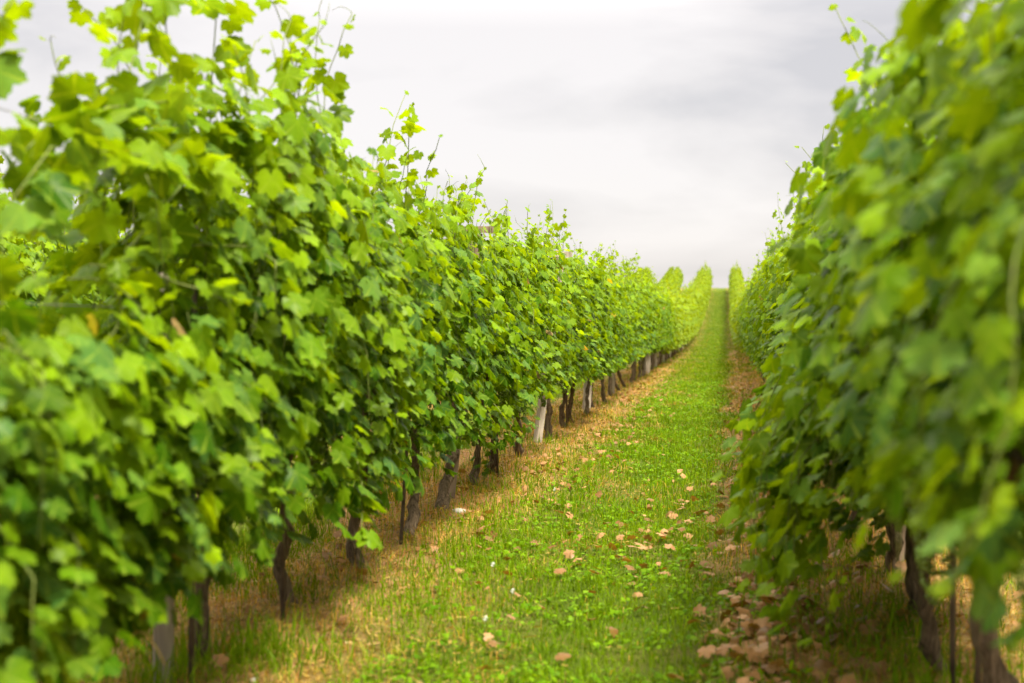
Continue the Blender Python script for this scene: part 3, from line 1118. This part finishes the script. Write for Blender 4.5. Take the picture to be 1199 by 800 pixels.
tint = np.array([.13, .05, .02]) * (1 - k) + np.array([.40, .205, .10]) * k
v0 = Geo()
add_leaves(lg, P, rng.normal(0, 1, (n, 3)), nor, rng.uniform(.018, .046, n) * np.where((pts[:, 1] < 7) & (pts[:, 0] > -.1), 1.2, 1.0), tint, 0, rng)
tag(lg.build('fallen_leaves', [DRY]), kind='stuff', label='dry brown vine leaves fallen on the grass and the bare track', cat='fallen leaves')


def stone(px_x, y, X, size, label):
    rng = np.random.default_rng(int(y * 100))
    ph = (1 + 5 ** .5) / 2
    iv = unit(np.array([(-1, ph, 0), (1, ph, 0), (-1, -ph, 0), (1, -ph, 0), (0, -1, ph), (0, 1, ph), (0, -1, -ph), (0, 1, -ph), (ph, 0, -1), (ph, 0, 1), (-ph, 0, -1), (-ph, 0, 1)], float))
    it = [(0, 11, 5), (0, 5, 1), (0, 1, 7), (0, 7, 10), (0, 10, 11), (1, 5, 9), (5, 11, 4), (11, 10, 2), (10, 7, 6), (7, 1, 8), (3, 9, 4), (3, 4, 2), (3, 2, 6), (3, 6, 8), (3, 8, 9), (4, 9, 5), (2, 4, 11), (6, 2, 10), (8, 6, 7), (9, 8, 1)]
    g = Geo()
    g.add(iv * np.array([size, size * .7, size * .55]) * rng.uniform(.75, 1.15, (12, 1)), it)
    o = g.build('stone', [STONE])
    o.location = (X, y, float(gz(X, y)) + size * .35)
    return tag(o, label, 'stone')


stone(0, 8.45, LX + .14, .045, 'pale stone lying in the straw at the foot of the thick crooked trunk')
stone(0, 4.45, LX + .22, .022, 'small pale stone beside the foot of the near pale post')

# white clover heads in the grass
for px, yy, lab in ((575, 6.35, 'largest white flower head in the grass of the path'), (566, 5.2, 'white flower head low in the grass nearest the camera'),
                    (648, 9.2, 'small white flower head in the grass beside the pale dry patch'), (598, 5.75, 'white flower head in the grass between two others')):
    t_ = (px - 599.5) / FPX
    X = yy * (t_ * math.cos(YAW) - math.sin(YAW)) / (math.cos(YAW) + t_ * math.sin(YAW))
    root = thing('white_flower', lab, 'flower', (X, yy, float(gz(X, yy))), 0, 'white flowers in the grass')
    g = Geo()
    v, t = tube([(0, 0, 0), (.004, 0, .045), (.006, .003, .085)], .0012, 4)
    g.add(v, t)
    g.build('stem', [CANE], root)
    g = Geo()
    rng = np.random.default_rng(int(px))
    m = 46
    d = unit(rng.normal(0, 1, (m, 3)))
    c = np.array([.006, .003, .09])
    for q in d:
        s = unit(np.cross(q, (.3, .5, .8)))
        a = c + q * .003
        g.add([a - s * .0022, a + s * .0022, c + q * .0125], [(0, 1, 2)])
    g.build('flower_head', [PETAL], root, smooth=False)
    root.scale = (1.1, 1.1, 1.1)

# long bent stems of dry grass in front of the first vines
for i, (px, yy, h, bx, lab) in enumerate(((10, 3.1, .62, .2, 'long straw coloured stem bending right at the left edge'), (100, 3.2, .46, -.16, 'straw stem arched over in front of the near left trunk'),
                                          (118, 3.25, .44, .14, 'straw stem arched to the right beside the near pale post'), (28, 3.2, .55, .05, 'upright green stem between the bent straw stems'))):
    t_ = (px - 599.5) / FPX
    X = yy * (t_ * math.cos(YAW) - math.sin(YAW)) / (math.cos(YAW) + t_ * math.sin(YAW))
    f = np.linspace(0, 1, 14)
    p = np.stack([bx * f ** 1.7, .05 * f, h * np.sin(f * 2.2) / 1.0], 1)
    g = Geo()
    v, t = tube(p, np.linspace(.0045, .002, 14), 5)
    g.add(v, t, np.array([.50, .40, .16]))
    o = g.build('grass_stem', [GRASS])
    o.location = (X, yy, zgs(yy))
    tag(o, lab, 'grass stem', 'long bent grass stems')

# ------------------------------------------------------------------ wood on the hill
wg = Geo()
rng = np.random.default_rng(71)
NT = 420
tx = rng.uniform(-760, -180, NT); ty = rng.uniform(600, 820, NT)
for X, Y in zip(tx, ty):
    z0 = float(hill_z(np.array(X), np.array(Y)))
    H = rng.uniform(8, 15); Rr = H * rng.uniform(.28, .4)
    m = 70
    d = unit(rng.normal(0, 1, (m, 3)))
    P = np.array([X, Y, z0 + H * .6]) + d * np.array([Rr, Rr, H * .42]) * rng.uniform(.5, 1.1, (m, 1))
    k = rng.random((m, 1))
    tint = np.array([.03, .055, .018]) * (1 - k) + np.array([.07, .10, .03]) * k
    add_leaves(wg, P, rng.normal(0, 1, (m, 3)), d + rng.normal(0, .5, (m, 3)), rng.uniform(1.0, 2.1, m), tint, 2, rng)
tag(wg.build('distant_woods', [LEAF]), kind='stuff', label='distant dark wood on the hill beyond the vines', cat='wood')

unused = [p for p in MID + FARV if p.name not in used]
for p in unused:
    for ch in list(p.children):
        bpy.data.objects.remove(ch)
    bpy.data.objects.remove(p)
print('vines placed', cnt + len(LEFT_NEAR) + len(RIGHT_NEAR))
